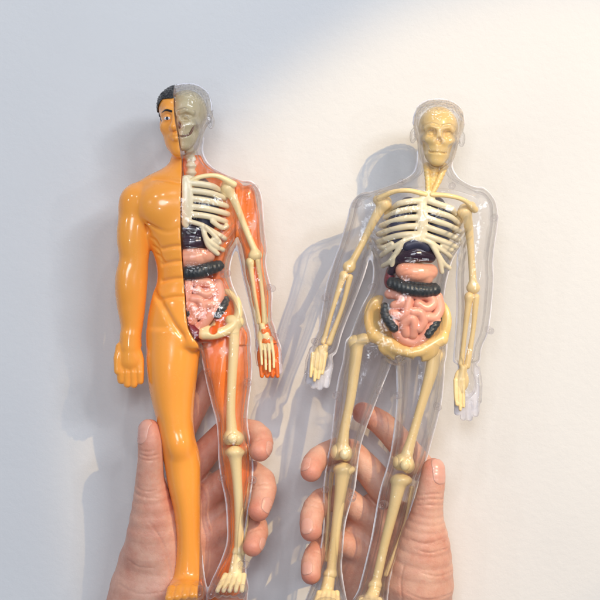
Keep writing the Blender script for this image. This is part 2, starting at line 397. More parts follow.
def doll_hand(F, top, tip, w, dep, thumb_side, k=2.2):
    """small moulded hand: palm, four fingers side by side and a folded thumb"""
    tx, ty = top; bx, by = tip; L = math.hypot(bx - tx, by - ty); ux, uy = (bx - tx) / L, (by - ty) / L; sx, sy = -uy, ux
    def q(a, s_, d): return (tx + ux*a*L + sx*s_*w, ty + uy*a*L + sy*s_*w, dep + d)
    F.tube([q(-.1, 0, 0), q(.15, 0, 0), q(.4, 0, 0)], [w*.30, w*.30, w*.26], 4)
    F.ell(q(.36, 0, 0), (w*.45, L*.28, w*.24), 3)
    for i, (a, e) in enumerate(((-.33, .93), (-.11, 1.0), (.11, .99), (.32, .91))):
        F.tube([q(.40, a, 0), q(.66, a, -w*.03), q(e - .10, a, w*.01)], [w*.145, w*.14, w*.118], .7)
    s_ = thumb_side
    F.tube([q(.12, s_*.32, -w*.02), q(.36, s_*.42, -w*.09), q(.62, s_*.43, -w*.12)], [w*.15, w*.125, w*.095], 1.6)
    for a in (.62, .80):
        F.tube([q(a, -.46, -w*.165), q(a, .46, -w*.165)], .7, .6, 's')

def bone_mesh(name, pts, r, knobs, parent, m, h=.8, flat=()):
    a = np.array(pts, float); mr = max([max(r)] + [max(q[1]) for q in knobs]) + 4
    allp = np.concatenate([a] + [np.array([q[0]], float) for q in knobs]) if knobs else a
    lo, hi = allp.min(0) - mr, allp.max(0) + mr
    F = Field(lo[0], hi[0], lo[1], hi[1], lo[2], hi[2], h)
    F.tube(pts, [q*.9 for q in r], 2, smooth=4)
    for q in knobs: F.ell(q[0], q[1], 3.0)
    return place(name, F.mesh(name, 5), m, parent)

def tube_mesh(name, tubes, parent, m, h=.7, k=1.0, smooth=4, ells=(), subs=(), fn=None, it=3, cut=False, back=0):
    tubes = [([(p[0], p[1], p[2] + back) for p in t[0]], t[1]) for t in tubes]; ells = [((e[0][0], e[0][1], e[0][2] + back), e[1]) for e in ells]
    al = np.concatenate([np.array(t[0], float) for t in tubes] + [np.array([e[0]], float) for e in ells])
    mr = max([np.max(t[1]) for t in tubes] + [max(e[1]) for e in ells] + [1]) + 4
    lo, hi = al.min(0) - mr, al.max(0) + mr
    F = Field(lo[0], hi[0], lo[1], hi[1], lo[2], hi[2], h)
    for e in ells: F.ell(e[0], e[1], 2.5)
    for t in tubes: F.tube(t[0], t[1], k, smooth=smooth)
    for t in subs: F.tube(t[0], t[1], 1.0, 's', smooth=smooth)
    if fn: F.warp(tuple(lo), tuple(hi), fn)
    if cut:
        X, Y, P = F.xyz(); F.D = np.maximum(F.D, -(X - xm1(P[0,0].astype(float))[None,None,:] - .8).astype(f32))
    return place(name, F.mesh(name, it), m, parent)

PEG = None
def pegs(root, pts, m):
    global PEG
    for (x, y, d, r) in pts:
        if PEG is None:
            F = Field(-7, 7, -7, 7, -8, 8, .5)
            F.cap((0, 0, -4), (0, 0, 4), 3.4, 3.4, .5)
            F.cap((0, 0, -9), (0, 0, -3), 1.9, 1.9, 1.0, 's')
            PEG = F.mesh('peg', 1)
            PEG.transform(__import__('mathutils').Matrix.Translation((300*S, 0, -300*S)))
            PEG.materials.append(m)
        o = bpy.data.objects.new('peg', PEG); C.objects.link(o); o.parent = root
        b = Vector(root['_base'])
        o.location = Vector(((x - 300)*S, d*S, (300 - y)*S)) - b
        o.scale = (r/3.4,) * 3
        o.rotation_euler = (random.uniform(-.3, .3), 0, random.uniform(-.5, .5))

def gut_paths(ox, oy, d0):
    T = [[(389,294),(398,295),(401,303),(394,306)],
         [(392,313),(399,317),(405,313),(407,304),(408,296)],
         [(416,295),(427,296),(432,303),(425,308),(417,304)],
         [(437,297),(439,308),(434,317),(426,317)],
         [(412,312),(419,313),(422,321),(418,328)],
         [(405,333),(403,324),(410,318),(413,324),(412,334)],
         [(394,322),(396,332),(404,340),(414,342),(423,336),(430,327),(435,321)]]
    return [[(x + ox, y + oy, d0 + .011*(x - 413)**2 + .008*(y - 314)**2) for x, y in t] for t in T]

# ------------------------------------------------------------------ FIGURE ONE: half skin, half clear
def xm1(P):   # seam between the skin half and the clear half
    return hermite([60, 97, 115, 140, 156, 170, 240, 300, 318, 330, 338, 344, 350], [174, 175, 176, 180, 182, 182.5, 182.5, 186.5, 188, 190.5, 195, 199.5, 200], P).astype(f32)
TORSO1 = [(140,173,202,14,4),(150,172.5,202.5,14,4),(158,171,205,14,4),(164,168,209,15,4),(169,161,215,17,4),(175,149,227,20,3),(182,138,243,24,2),(190,132,250,26,1),(200,131,250,28,0),(215,135,246,29,0),(230,142,241,29,0),(245,150,236,28,0),(258,155,231,26,0),(270,157.5,229,25,0),(283,157,231,24,0),(295,153,236,25,0),(310,149.5,243,27,0),(325,147.5,247,28,0),(336,147,249,28,1),(345,148,250,26,1)]
LEG1A = [(330,148,199,26,1),(345,147,199.5,27,1),(365,147,198,28,1),(385,149,195.5,27,1),(405,153,193.5,25,1),(420,157,193,24,1),(437,160,194.5,22,0),(450,162,198,21,1),(465,164.5,200,21,3),(490,169,200.5,21,4),(515,174.5,200.5,19,4),(540,177,200.5,17,3),(560,176,202,16,2),(578,173,204,16,0),(600,166,207,18,-3),(616,164,208,18,-5)]
LEG1B = [(330,197,248,26,1),(345,199.5,249.5,26,1),(360,203,251,26,1),(385,208,250,25,1),(405,213,247.5,24,1),(420,217,246.5,22,1),(440,219,249,21,0),(460,219.5,252,21,2),(480,222,252,21,4),(500,226,249,20,4),(520,227.5,246,18,4),(545,227,243,16,2),(560,222,244,16,0),(580,213,246,17,-3),(597,207,247,18,-5),(614,205,247,18,-6)]
ARM1A = [(184,130,150,10,2),(192,124.5,152,17,1),(205,120,153,19,0),(220,118.5,151.5,19,0),(240,118,149.5,18,0),(252,119,149,17,0),(262,120.5,148,17,0),(275,117,147.5,17,0),(290,116,146.5,17,0),(310,118,144.5,15,0),(325,121,142.5,13,0),(336,121.5,141,12,0),(348,118,141.5,11,0)]
ARM1B = [(182,240,252,10,2),(189,237,257,16,1),(200,235,260.5,18,0),(230,235,263.5,18,0),(250,238.5,266,17,0),(262,241,265,16,0),(275,243.5,267,16,0),(290,247,271,16,0),(310,251.5,271,15,0),(325,254.5,272,13,0),(337,256,276,12,0),(348,258,280,11,0)]
def body1(F):
    F.loft(TORSO1, 4); F.loft(LEG1A, 4); F.loft(LEG1B, 4); F.loft(ARM1A, 4.5); F.loft(ARM1B, 4.5)
    # chest, belly and shoulder relief
    F.ell((163, 207, -15), (24, 23, 16), 6); F.ell((206, 207, -15), (25, 23, 15), 6)
    groove(F, TORSO1, [(150, 222), (157, 229), (167, 233), (176, 232), (184, 228)], 1.1, 4, -2)
    groove(F, TORSO1, [(149, 198), (147, 207), (147.5, 218), (150, 232)], 1.5, 5, 1)
    for y in (247.5, 262.5, 279.5, 297.5):
        groove(F, TORSO1, [(164, y + 2), (174, y), (184, y - .5), (196, y), (208, y + 2)], .55, 5, .4)
    for x, y in ((152, 238), (154, 246), (157, 254)):
        groove(F, TORSO1, [(x, y), (x + 5, y + 3), (x + 8, y + 8)], .8, 3)
    groove(F, TORSO1, [(156, 293), (166, 308), (177, 326), (189, 341)], .8, 7, .2)
    groove(F, TORSO1, [(181, 184), (168, 181), (156, 180)], .8, 6)
    F.ell((195, 341, -17), (9, 8, 11), 7)
    F.ell((180, 444, -14), (10, 12, 9), 7); F.ell((234, 446, -15), (9, 11, 8), 6)
    F.ell((131, 236, -10), (11, 24, 9), 7); F.ell((127, 280, -6), (9, 24, 12), 6)
    F.ell((251, 230, -9), (11, 24, 9), 7)
    F.ell((134, 203, -7), (13, 16, 13), 6); F.ell((248, 200, -7), (12, 16, 13), 6)
    # hands and feet
    doll_hand(F, (130, 341), (131, 389), 29, -4, 1)
    doll_hand(F, (267, 334), (272, 380), 26, -4, 1)
    F.ell((187, 588, -14), (18, 12, 25), 6); F.ell((230, 586, -14), (18, 12, 25), 6)
    for i in range(5):
        F.tube([(174 + i*7.0, 584, -32), (172.5 + i*7.3, 588 + abs(i-3)*.8, -43 + 1.5*i)], [4.1, 3.6 if i < 4 else 4.4], 1.2)
        F.tube([(215 + i*7.2, 583, -32), (213 + i*7.5, 586 + abs(i-2)*.8, -43)], [4.2, 3.8], 1.2)
    hd = Head(F, (185.5, 120, 0), .98, -.30, -.05)
    flesh_head(hd)
    return hd

B1 = Field(106, 294, 78, 622, -62, 42, 0.85)
h1 = body1(B1)
BIG1 = B1.copy()
hh = Head(BIG1, h1.c, h1.sc, -.30, -.05)
X, Y, P = B1.xyz()
seam1 = (X - xm1(P[0, 0].astype(float))[None, None, :]).astype(f32)
R1 = thing('anatomy_model', 'clear and orange anatomy figure whose other half is solid glossy orange skin, with black hair, held by the hand with its thumb at the blue-grey wall side', 'anatomy model', (205, 610, 0), 'anatomy figures held up against the wall')
R1['label'] = 'anatomy figure with one half solid orange skin and black hair, other half clear'
# orange half
F = B1.copy()
F.D = np.maximum(F.D - .5, seam1)
skinm = place('skin_half', F.mesh('skin_half', 2), M['skin_plastic'], R1)
# hair cap on the orange half
def hair_field():
    F = Field(150, 222, 78, 140, -42, 42, .7)
    hd = Head(F, h1.c, h1.sc, -.30, -.05)
    hd.ell((0, 9, 4), (25.3, 26.8, 29.3), 1)
    for q in (-1, 1): hd.ell((q*9, 14, 0), (16.8, 18.8, 25.3), 4)
    c, R, sc = hd.c, hd.R, hd.sc
    X, Y, P = F.xyz()
    x, d, u = (X - c[0])/sc, (Y - c[2])/sc, (c[1] - P)/sc
    lx = R[0,0]*x + R[1,0]*d + R[2,0]*u; ld = R[0,1]*x + R[1,1]*d + R[2,1]*u; lu = R[0,2]*x + R[1,2]*d + R[2,2]*u
    line = np.where(ld < -8, 20.0, np.clip(20 - (ld + 8)*1.6, -2, 20)) + np.clip(-(np.abs(lx) - 15)*.9, -14, 0)
    n = np.sin(1.3*lx + 1.7*np.sin(.6*lu))*np.sin(1.3*ld + 1.3*np.sin(.7*lx)) + .6*np.sin(2.0*lu + lx)*np.sin(1.8*lx - ld)
    F.D = F.D - (1.7 + .75*n).astype(f32)
    F.D = np.maximum(F.D, ((line - lu)*.8).astype(f32))
    return F
HF = hair_field(); X_, Y_, P_ = HF.xyz()
F = HF.copy(); F.D = np.maximum(F.D, (X_ - xm1(P_[0,0].astype(float))[None,None,:]).astype(f32))
place('hair', F.mesh('hair', 1), M['hair'], skinm)
# eye and eyebrow on the orange half
def small(name, fn, box, m, parent, h=.35):
    F = Field(*box, h); fn(F); return place(name, F.mesh(name, 1), m, parent)
def on1(x, y, d): return h1.p(x, y, d)
small('eye', lambda F: F.ell(on1(-9, 0, -27.0), (3.6, 1.9, 1.9), 0, R=h1.R), (155, 180, 108, 130, -45, -5), M['white'], skinm)
small('iris', lambda F: F.ell(on1(-8.8, 0, -28.3), (1.6, 1.7, 1.2), 0, R=h1.R), (155, 180, 108, 130, -45, -5), M['iris'], skinm)
small('eyebrow', lambda F: F.tube([on1(-3.2, 6.4, -30.2), on1(-9, 8.2, -29.4), on1(-15.8, 6.6, -23.4)], [1.1, 1.1, .8], 0, smooth=4), (150, 186, 100, 124, -45, 0), M['lip'], skinm)
# clear half: outer wall with real thickness
hair_bumps(hh)
BIG1.warp((200, 215, -60), (240, 262, 10), lambda X, Y, P: (.9*np.sin(.9*(X + .8*P))*np.exp(-((X-226)/9)**2 - ((P-238)/16)**2)).astype(f32))
F = BIG1.copy(); F.D = np.maximum(shell(F), -(seam1 + 1.5))
SH1 = place('clear_shell', F.mesh('clear_shell', 4), M['clear'], R1)
F.D = np.maximum(seam_field(BIG1, 124), -(seam1 - 2))
place('seam_line', F.mesh('seam_line', 4), M['seam'], SH1)
# orange muscle back inside the clear half
F = B1.copy()
d = F.D + f32(3.2)
front = 1.5 - 4.5*np.clip((P - 322)/50, 0, 1) - np.where((X > 236) & (P < 345), 2.5, 0) - np.where((X > 252) & (P > 328) & (P < 385), 5.0, 0)
d = -smin(-d, -((front - Y) + 0*d).astype(f32), 3); d = np.maximum(d, -(seam1 - .4)); d = -smin(-d, -((154 - P) + 0*d), 4)
hz_ = (X > 249) & (P > 344) & (P < 388)
d = np.where(hz_, F.FAR, d)
wob = 1.3*np.sin(.42*X + .05*P)*np.sin(.05*P + 1.3)
F.D = (d + np.where(Y < 10, wob, 0)).astype(f32)
F.ell((268, 356, 0), (11, 19, 5.5), 5)
for i in range(4): F.tube([(260.5 + 5.3*i, 362, -2), (262 + 5.2*i, 376, -3)], [2.6, 2.1], 1.5)
place('muscle_back', F.mesh('muscle_back', 2), M['muscle'], R1)

bm = M['bone']; bp = M['bone_pale']
F = Field(150, 222, 84, 168, -40, 40, .6)
hs = Head(F, (186, 119.5, 3), .93, -.30, -.05); skull_head(hs)
X_, Y_, P_ = F.xyz(); F.D = np.maximum(F.D, -(X_ - xm1(P_[0,0].astype(float))[None,None,:] - .5).astype(f32))
SK = place('skull', F.mesh('skull', 1), M['skull'], R1)
def clip1(F):
    X, Y, P = F.xyz(); F.D = np.maximum(F.D, -(X - xm1(P[0,0].astype(float))[None,None,:] - 1.5).astype(f32))
small_box = (165, 215, 100, 160, -45, 5)
def jaw_gap(F): hs_ = Head(F, hs.c, hs.sc, -.30, -.05); hs_.tube([(-6, -19.2, -20.8), (0, -19.8, -22.8), (6, -19.2, -20.8), (10.5, -17, -17.7), (13, -11, -15.3), (14, -4, -13.3)], [.7, .7, .8, 1.1, 1.2, .8], 0, smooth=3); clip1(F)
def nose_gap(F): hs_ = Head(F, hs.c, hs.sc, -.30, -.05); hs_.ell((0, -8, -21), (2.8, 4.4, 3), 0); clip1(F)
def small(name, fn, box, m, parent, h=.35):
    F = Field(*box, h); fn(F); return place(name, F.mesh(name, 1), m, parent)
def teeth(F):
    hs_ = Head(F, hs.c, hs.sc, -.30, -.05)
    for i in range(5):
        x = .9 + 1.9*i
        hs_.tube([(x, -15.6, -23.3 + .16*x*x*.35), (x, -18.0, -23.3 + .16*x*x*.35)], .9, .2)
        hs_.tube([(x, -21.2, -22.3 + .16*x*x*.35), (x, -22.6, -21.8 + .16*x*x*.35)], .8, .2)
    clip1(F)
small('teeth', teeth, small_box, bp, SK, .35)
small('jaw_gap', jaw_gap, small_box, M['gap'], SK, .5); small('nose_cavity', nose_gap, small_box, M['gap'], SK, .5)
tube_mesh('spine', [([(190,150,0),(191,170,2),(190,200,12),(190,240,16),(192,300,12)], [5,5,6,6,6])], R1, bp,
          fn=lambda X, Y, P: (.9*np.sin(P*.9)).astype(f32))
tube_mesh('collar_bone', [([(190,183,-17),(202,178,-17),(218,177,-14),(234,185,-8)], [2.6,2.4,2.4,3.4])], R1, bm)
ribs = []
for i, y in enumerate((185, 192.5, 200.5, 208.5, 216)):
    w = (31, 35, 37, 38, 36)[i]
    ribs.append(([(190, y - 1, -22), (201, y, -22), (213, y + 2, -18), (188 + w, y + 5, -7), (190 + w, y + 6, 4), (180 + w, y + 4, 14)], [3.3, 3.1, 3.0, 2.8, 2.5, 2.2]))
for pts in ([(190,222,-25),(203,226,-23),(214,232,-19),(224,238,-10),(224,240,2)], [(203,226,-23),(207,238,-23),(215,246,-20),(223,250,-10)],
            [(207,228,-24),(215,236,-22),(220,243,-18),(214,240,-21)], [(205,234,-23),(209,246,-22),(218,254,-17)], [(213,222,-20),(222,228,-13),(227,226,-5)]):
    ribs.append((pts, 2.5))
tube_mesh('rib_cage', ribs, R1, bp, ells=[((187, 203, -24), (7.5, 26, 3.2)), ((188, 182, -20), (8, 6, 3.2))], back=5, cut=True)
tube_mesh('lung', [([(202,186,-1),(206,205,-1),(204,222,-1)], [8,13,12])], R1, M['lung'], k=2)
bone_mesh('shoulder_blade', [(226,184,2),(222,196,5),(216,212,8)], [5,6,3], [((228,190,-1),(7,8,5))], R1, bm)
bone_mesh('upper_arm_bone', [(229,190,-3),(236,204,-3),(246,230,-2),(257,256,-2)], [5.5,4.2,3.6,4.2], [((228,188,-4),(6.5,6,6)),((256,255,-2),(6,5,5)),((252,256,-2),(3.5,4,4))], R1, bm)
bone_mesh('forearm_bone', [(250,262,-2),(254,290,-2),(259,322,-2)], [3.6,2.3,2.8], [((250,262,-2),(4,4.5,4))], R1, bm)
bone_mesh('forearm_bone', [(258,261,-3),(262,290,-2),(265,322,-2)], [3.0,2.3,3.4], [], R1, bm)
tube_mesh('hand_bones', [([(262,326,-4),(264,336,-4)],3.4)] + [([(260 + 3.6*i, 338, -5), (261.5 + 4*i, 354, -7), (262 + 4*i, (364, 369, 371, 367)[i], -8)], [2, 1.5, 1.3]) for i in range(4)], R1, bm, ells=[((264,336,-4),(6.5,8,4))])
tube_mesh('pelvis', [([(226,291,4),(236,300,2),(238,316,-2),(230,328,-6),(216,334,-12),(204,334,-14)], [3.5,4.2,4.4,5,5,5.5]), ([(226,291,4),(219,306,8),(214,322,6),(206,332,-4)], [3,3.5,4,4.5])], R1, bm,
          ells=[((229,306,6),(8,14,3)),((207,332,-11),(11,7,6))], subs=[([(214,330,-20),(214,330,8)],4.2)])
bone_mesh('thigh_bone', [(234,322,-2),(234,345,-3),(232,380,-4),(231,410,-5),(232,432,-5)], [6.4,6,5.4,5.2,6.4], [((237,322,-2),(7,7,6)),((230,320,-2),(5,5,5)),((229,438,-5),(6,7,8)),((238,438,-5),(6,7,8))], R1, bm)
small('knee_cap', lambda F: F.ell((233,437,-15), (5,5.4,3.4), 0), (224,244,426,448,-24,-6), bm, R1, .6)
bone_mesh('shin_bone', [(235,452,-4),(237,475,-5),(239,510,-4),(239,548,-2)], [8,5.8,5,5.4], [((235,452,-4),(10,5,8)),((239,552,-2),(7,5,6))], R1, bm)
bone_mesh('calf_bone', [(246,458,3),(248,490,4),(245,545,2)], [2.6,2.0,2.6], [], R1, bm)
tube_mesh('foot_bones', [([(238,556,-2),(235,575,-12)],[6,7])] + [([(226 + 4.6*i, 573, -14), (219 + 6*i, 585, -34)], [2.8, 2.2]) for i in range(5)], R1, bm)

def cylinder_ripple(ax, amp, fr):
    return (lambda X, Y, P: (amp*np.sin(fr*X)).astype(f32)) if ax == 'x' else (lambda X, Y, P: (amp*np.sin(fr*P)).astype(f32))
tube_mesh('liver', [([(178,229,-15),(196,231,-15),(206,234,-12)], [9,9,7]), ([(178,243,-15),(195,243,-16),(207,240,-12)],[8,8.5,6])], R1, M['liver'], k=3, back=5, cut=True)
tube_mesh('stomach', [([(180,259,-16),(196,258,-18),(208,256,-14)], [9.5,10,7.5])], R1, M['stomach'], k=3, back=5, cut=True)
tube_mesh('colon', [([(178,274,-20),(196,273,-23),(210,269,-20),(219,266,-14)], [6.6,6.6,6.6,5.6])], R1, M['colon'], fn=cylinder_ripple('x', .28, 1.5), back=5, cut=True)
tube_mesh('colon', [([(218,315,-18),(223,307,-16),(226,300,-12)], [4.2,4.6,4])], R1, M['colon'], fn=cylinder_ripple('p', .28, 1.5), back=5, cut=True)
tube_mesh('colon', [([(185,306,-18),(190,313,-19)], [4.6,4.6])], R1, M['colon'], back=5, cut=True)
tube_mesh('intestines', [(p, 4.9) for p in gut_paths(-218.5, -13, -21.5)], R1, M['pink'], k=.3, ells=[((196,301,-10),(25,22,8))], it=1, h=.6, back=5, cut=True)
tube_mesh('bladder', [([(190,328,-17),(196,333,-18)], [6,6])], R1, M['red'], back=5, cut=True)
pegs(R1, [(271,288,-2,3.6),(226,274,-16,3.8),(255,188,-4,3.4),(248,382,-6,3.8),(208.5,372,-6,3.4),(223,478,-4,3.4),(252,479,-6,3.8),(244,563,-10,4.4),(274,336,-5,3.6),(258,193,4,3)], M['peg'])
del BIG1

# ------------------------------------------------------------------ FIGURE TWO: all clear
TORSO2 = [(146,420,452,14,4),(156,418,451,14,4),(166,416,452,14,4),(173,413,455,15,4),(179,405,460,17,4),(186,389,471,20,3),(192,372,481,23,2),(199,361,487,25,1),(208,360,487,27,0),(220,363,479,28,0),(233,367,468,28,0),(246,370,460,27,0),(260,373,452,25,0),(275,374,447,24,0),(290,371,444,24,0),(305,363.5,442.5,25,0),(320,357,443,26,0),(335,351.5,445,27,1),(348,347,445,27,1),(358,346,444,25,1)]
LEG2A = [(340,347,395,26,1),(352,345.5,394,26,1),(362,343.5,391,26,1),(375,340,386,26,1),(392,337,379,25,1),(410,335,372,23,1),(430,333,364.5,22,0),(445,331,360,21,0),(460,328,357.5,21,1),(475,325.5,356,21,3),(490,324,354,21,4),(505,324,349.5,19,4),(520,324,345.5,18,4),(550,321,342,16,2),(570,317,341,16,0),(585,312,343,16,-2),(600,306,346,17,-4),(616,300,349,18,-6)]
LEG2B = [(340,394,445,26,1),(352,395.5,445,26,1),(362,396.5,444,26,1),(380,397.5,443,26,1),(400,397.5,441,25,1),(420,396,436.5,23,1),(440,393.5,431,22,0),(455,391,427,21,0),(470,387,422,21,2),(485,382,417,21,4),(500,378.5,413,20,4),(520,375,407.5,18,4),(540,371.5,402,17,3),(560,367,395,16,1),(580,362,389,16,-1),(600,356,387,17,-4),(616,350,386,18,-6)]
ARM2A = [(194,362,378,10,2),(200,355,382,15,1),(208,351,384,18,0),(218,348.5,383,19,0),(230,345,380,18,0),(245,340.5,374,17,0),(260,335,368,16,0),(275,330,363.5,16,0),(290,326,358,16,0),(303,324,353,15,0),(320,321,346,14,0),(335,318,340.5,12,0),(346,314,337.5,11,0),(354,311,335,10,0)]
ARM2B = [(188,472,484,10,2),(195,468,490.5,15,1),(205,464,495.5,18,0),(216,462,497,19,0),(230,461,496,18,0),(246,459.5,493.5,17,0),(262,458,492,16,0),(280,457,492.5,16,0),(300,457.5,491,16,0),(320,457,489,14,0),(335,456,486,13,0),(347,455,481,12,0),(362,454,479,11,0)]
B2 = Field(296, 506, 88, 622, -62, 42, 0.85)
F = B2
F.loft(TORSO2, 4); F.loft(LEG2A, 4); F.loft(LEG2B, 4); F.loft(ARM2A, 4.5); F.loft(ARM2B, 4.5)
F.ell((398, 216, -14), (24, 22, 15), 6); F.ell((440, 217, -14), (24, 22, 15), 6)
groove(F, TORSO2, [(382, 232), (396, 240), (417, 237), (440, 241), (454, 234)], 1.1, 4, -2)
for y in (258, 273, 290, 307): groove(F, TORSO2, [(390, y + 1), (402, y), (412, y), (424, y), (434, y + 2)], .85, 3)
F.tube([(376, 305, -18), (384, 325, -25), (394, 350, -26)], 1.2, 5, 's', smooth=3); F.tube([(437, 308, -18), (424, 330, -25), (406, 350, -26)], 1.2, 5, 's', smooth=3)
F.ell((396, 356, -16), (10, 9, 13), 5)
F.ell((345, 455, -15), (9, 11, 8), 6); F.ell((406, 462, -15), (9, 11, 8), 6)
F.ell((365, 208, -9), (13, 15, 13), 5); F.ell((481, 208, -9), (13, 15, 13), 5)
F.ell((361, 240, -10), (9, 22, 9), 5); F.ell((478, 240, -10), (10, 22, 9), 5)
F.tube([(424, 192, -19), (400, 190, -21), (376, 196, -17)], [2, 2.2, 1.6], 3, smooth=2); F.tube([(430, 193, -19), (452, 193, -21), (474, 199, -17)], [2, 2.2, 1.6], 3, smooth=2)
F.tube([(426, 176, -10), (424, 190, -17)], [3, 2], 4); F.tube([(440, 176, -10), (431, 190, -17)], [3, 2], 4)
doll_hand(F, (323, 346), (316, 391), 28, -4, 1)
doll_hand(F, (467, 362), (466, 424), 28, -4, -1)
F.ell((326, 602, -16), (19, 13, 24), 6); F.ell((368, 604, -16), (18, 13, 24), 6)
h2 = Head(B2, (438, 134.5, 0), .96, 0.0, .075)
flesh_head(h2); hair_bumps(h2)
for cx, cy in ((377, 240), (458, 242)):
    sg = -1 if cx < 410 else 1
    F.warp((cx - 28, cy - 36, -60), (cx + 28, cy + 40, 8), lambda X, Y, P: (1.3*np.sin(.75*(sg*X*1.0 + .75*P) + 1.2*np.sin(.16*P))*np.exp(-((X - cx)/11)**2 - ((P - cy)/20)**2)).astype(f32))
R2 = thing('anatomy_model', 'fully clear plastic anatomy figure showing a whole yellow skeleton and organs', 'anatomy model', (345, 612, 0), 'anatomy figures held up against the wall')
F = B2.copy(); F.D = shell(F)
SH2 = place('clear_shell', F.mesh('clear_shell', 4), M['clear'], R2)
F.D = seam_field(B2, 138)
place('seam_line', F.mesh('seam_line', 4), M['seam'], SH2)
del F, B2, B1

F = Field(405, 472, 94, 176, -40, 40, .6)
hs = Head(F, (438, 135.5, 3.6), .92, 0.0, .075); skull_head(hs, True)
place('skull', F.mesh('skull', 1), M['skull2'], R2)
tube_mesh('spine', [([(435,164,2),(432,184,2),(428,205,12),(420,250,16),(408,330,12)], [6,5,6,6,6])], R2, M['bone2'], fn=lambda X, Y, P: (.9*np.sin(P*.9)).astype(f32))
tube_mesh('neck_muscle', [([(426,166,-6),(427,180,-11),(427,195,-16)], [3.4,3,2.6]), ([(444,167,-6),(438,181,-11),(431,195,-16)], [3.6,3.2,2.6]), ([(435,164,-4),(433,176,-7),(431,190,-11)], [4.5,4,3])], R2, M['skull2'], fn=lambda X, Y, P: (.25*np.sin(P*1.6)).astype(f32))
tube_mesh('collar_bone', [([(424,196,-22),(408,192,-22),(392,193,-17),(379,199,-8)], [2.6,2.4,2.4,3.6])], R2, M['bone2'])
tube_mesh('collar_bone', [([(430,196,-22),(446,197,-22),(462,201,-17),(474,210,-8)], [2.6,2.4,2.4,3.6])], R2, M['bone2'])
ribs = []
for i, y in enumerate((203, 211, 219.5, 228, 236)):
    w = (30, 34, 37, 38, 37)[i]; cx = 424 - i*1.6
    for sg in (-1, 1):
        t = 0.12*sg
        ribs.append(([(cx + sg*4, y - 1, -25), (cx + sg*14, y + 1 + 1.6*sg, -25), (cx + sg*26, y + 4 + 2.4*sg, -20), (cx + sg*w, y + 8 + 2.8*sg, -8), (cx + sg*(w + 2), y + 9 + 2.8*sg, 4), (cx + sg*(w - 9), y + 6, 14)], [3.3, 3.1, 3.0, 2.8, 2.5, 2.2]))
for sg in (-1, 1):
    cx = 416
    for q in ([(4,238,-26),(14,242,-25),(24,248,-20),(33,254,-10),(35,256,2)], [(12,241,-25),(20,252,-22),(27,262,-16),(33,266,-6)], [(16,246,-24),(22,258,-20),(25,270,-14)], [(25,244,-20),(34,248,-12),(37,246,-2)]):
        ribs.append(([(cx + sg*a, b + (2 if sg > 0 else 0), c) for a, b, c in q], 2.5))
tube_mesh('rib_cage', ribs, R2, bp, ells=[((421, 220, -26), (5.5, 22, 3.2)), ((426, 198, -25), (8, 6, 3.4)), ((417, 238, -26), (7.5, 6, 3.2))], back=5)
for sg in (-1, 1):
    tube_mesh('lung', [([(422 + sg*14,206,-8),(420 + sg*19,224,-8),(417 + sg*18,242,-8)], [9,14,12])], R2, M['lung'], k=2, back=3)
bone_mesh('shoulder_blade', [(384,200,2),(389,212,5),(394,230,8)], [5,6,3], [((386,203,-1),(6,7,5))], R2, M['bone2'])
bone_mesh('shoulder_blade', [(464,208,2),(459,220,5),(452,236,8)], [5,6,3], [((464,212,-1),(6,7,5))], R2, M['bone2'])
bone_mesh('upper_arm_bone', [(382,206,-4),(374,220,-3),(362,244,-2),(349,268,-2)], [6,4.8,3.8,4.4], [((384,204,-5),(7,6.5,6.5)),((349,267,-2),(6.5,6,5)),((377,200,-4),(4.5,4.5,5))], R2, M['bone2'])
bone_mesh('upper_arm_bone', [(466,214,-4),(469,232,-3),(471,256,-2),(473,286,-2)], [6,4.8,3.8,4.6], [((464,212,-5),(7,6.5,6.5)),((473,288,-2),(7,6,5)),((471,206,-4),(4.5,4.5,5))], R2, M['bone2'])
bone_mesh('forearm_bone', [(343,276,-2),(333,308,-2),(323,342,-2)], [4,2.5,3], [((344,275,-2),(4,4.5,4))], R2, M['bone2'])
bone_mesh('forearm_bone', [(350,277,-3),(342,308,-2),(329,343,-2)], [3.4,2.5,3.4], [], R2, M['bone2'])
bone_mesh('forearm_bone', [(469,297,-2),(465,330,-2),(461,364,-2)], [4.4,2.7,3.2], [((469,297,-2),(4.4,5,4))], R2, M['bone2'])
bone_mesh('forearm_bone', [(476,297,-3),(473,330,-2),(467,366,-2)], [3.8,2.7,3.6], [], R2, M['bone2'])
tube_mesh('hand_bones', [([(325,347,-4),(321,356,-4)],3.4)] + [([(325 - 4*i, 354, -6), (323.5 - 4*i, 366, -8), (322 - 3.8*i, (373, 378, 380, 376)[i], -9)], [2.4, 1.9, 1.6]) for i in range(4)], R2, M['bone2'], ells=[((321,354,-4),(7,9,4))])
tube_mesh('hand_bones', [([(463,368,-4),(461,380,-4)],4)] + [([(455 + 3.8*i, 380, -6), (455 + 3.8*i, 396, -8), (456 + 3.4*i, (404, 409, 406)[i], -9)], [2.4, 1.9, 1.6]) for i in range(3)], R2, M['bone2'], ells=[((461,380,-4),(7.5,12,4))])
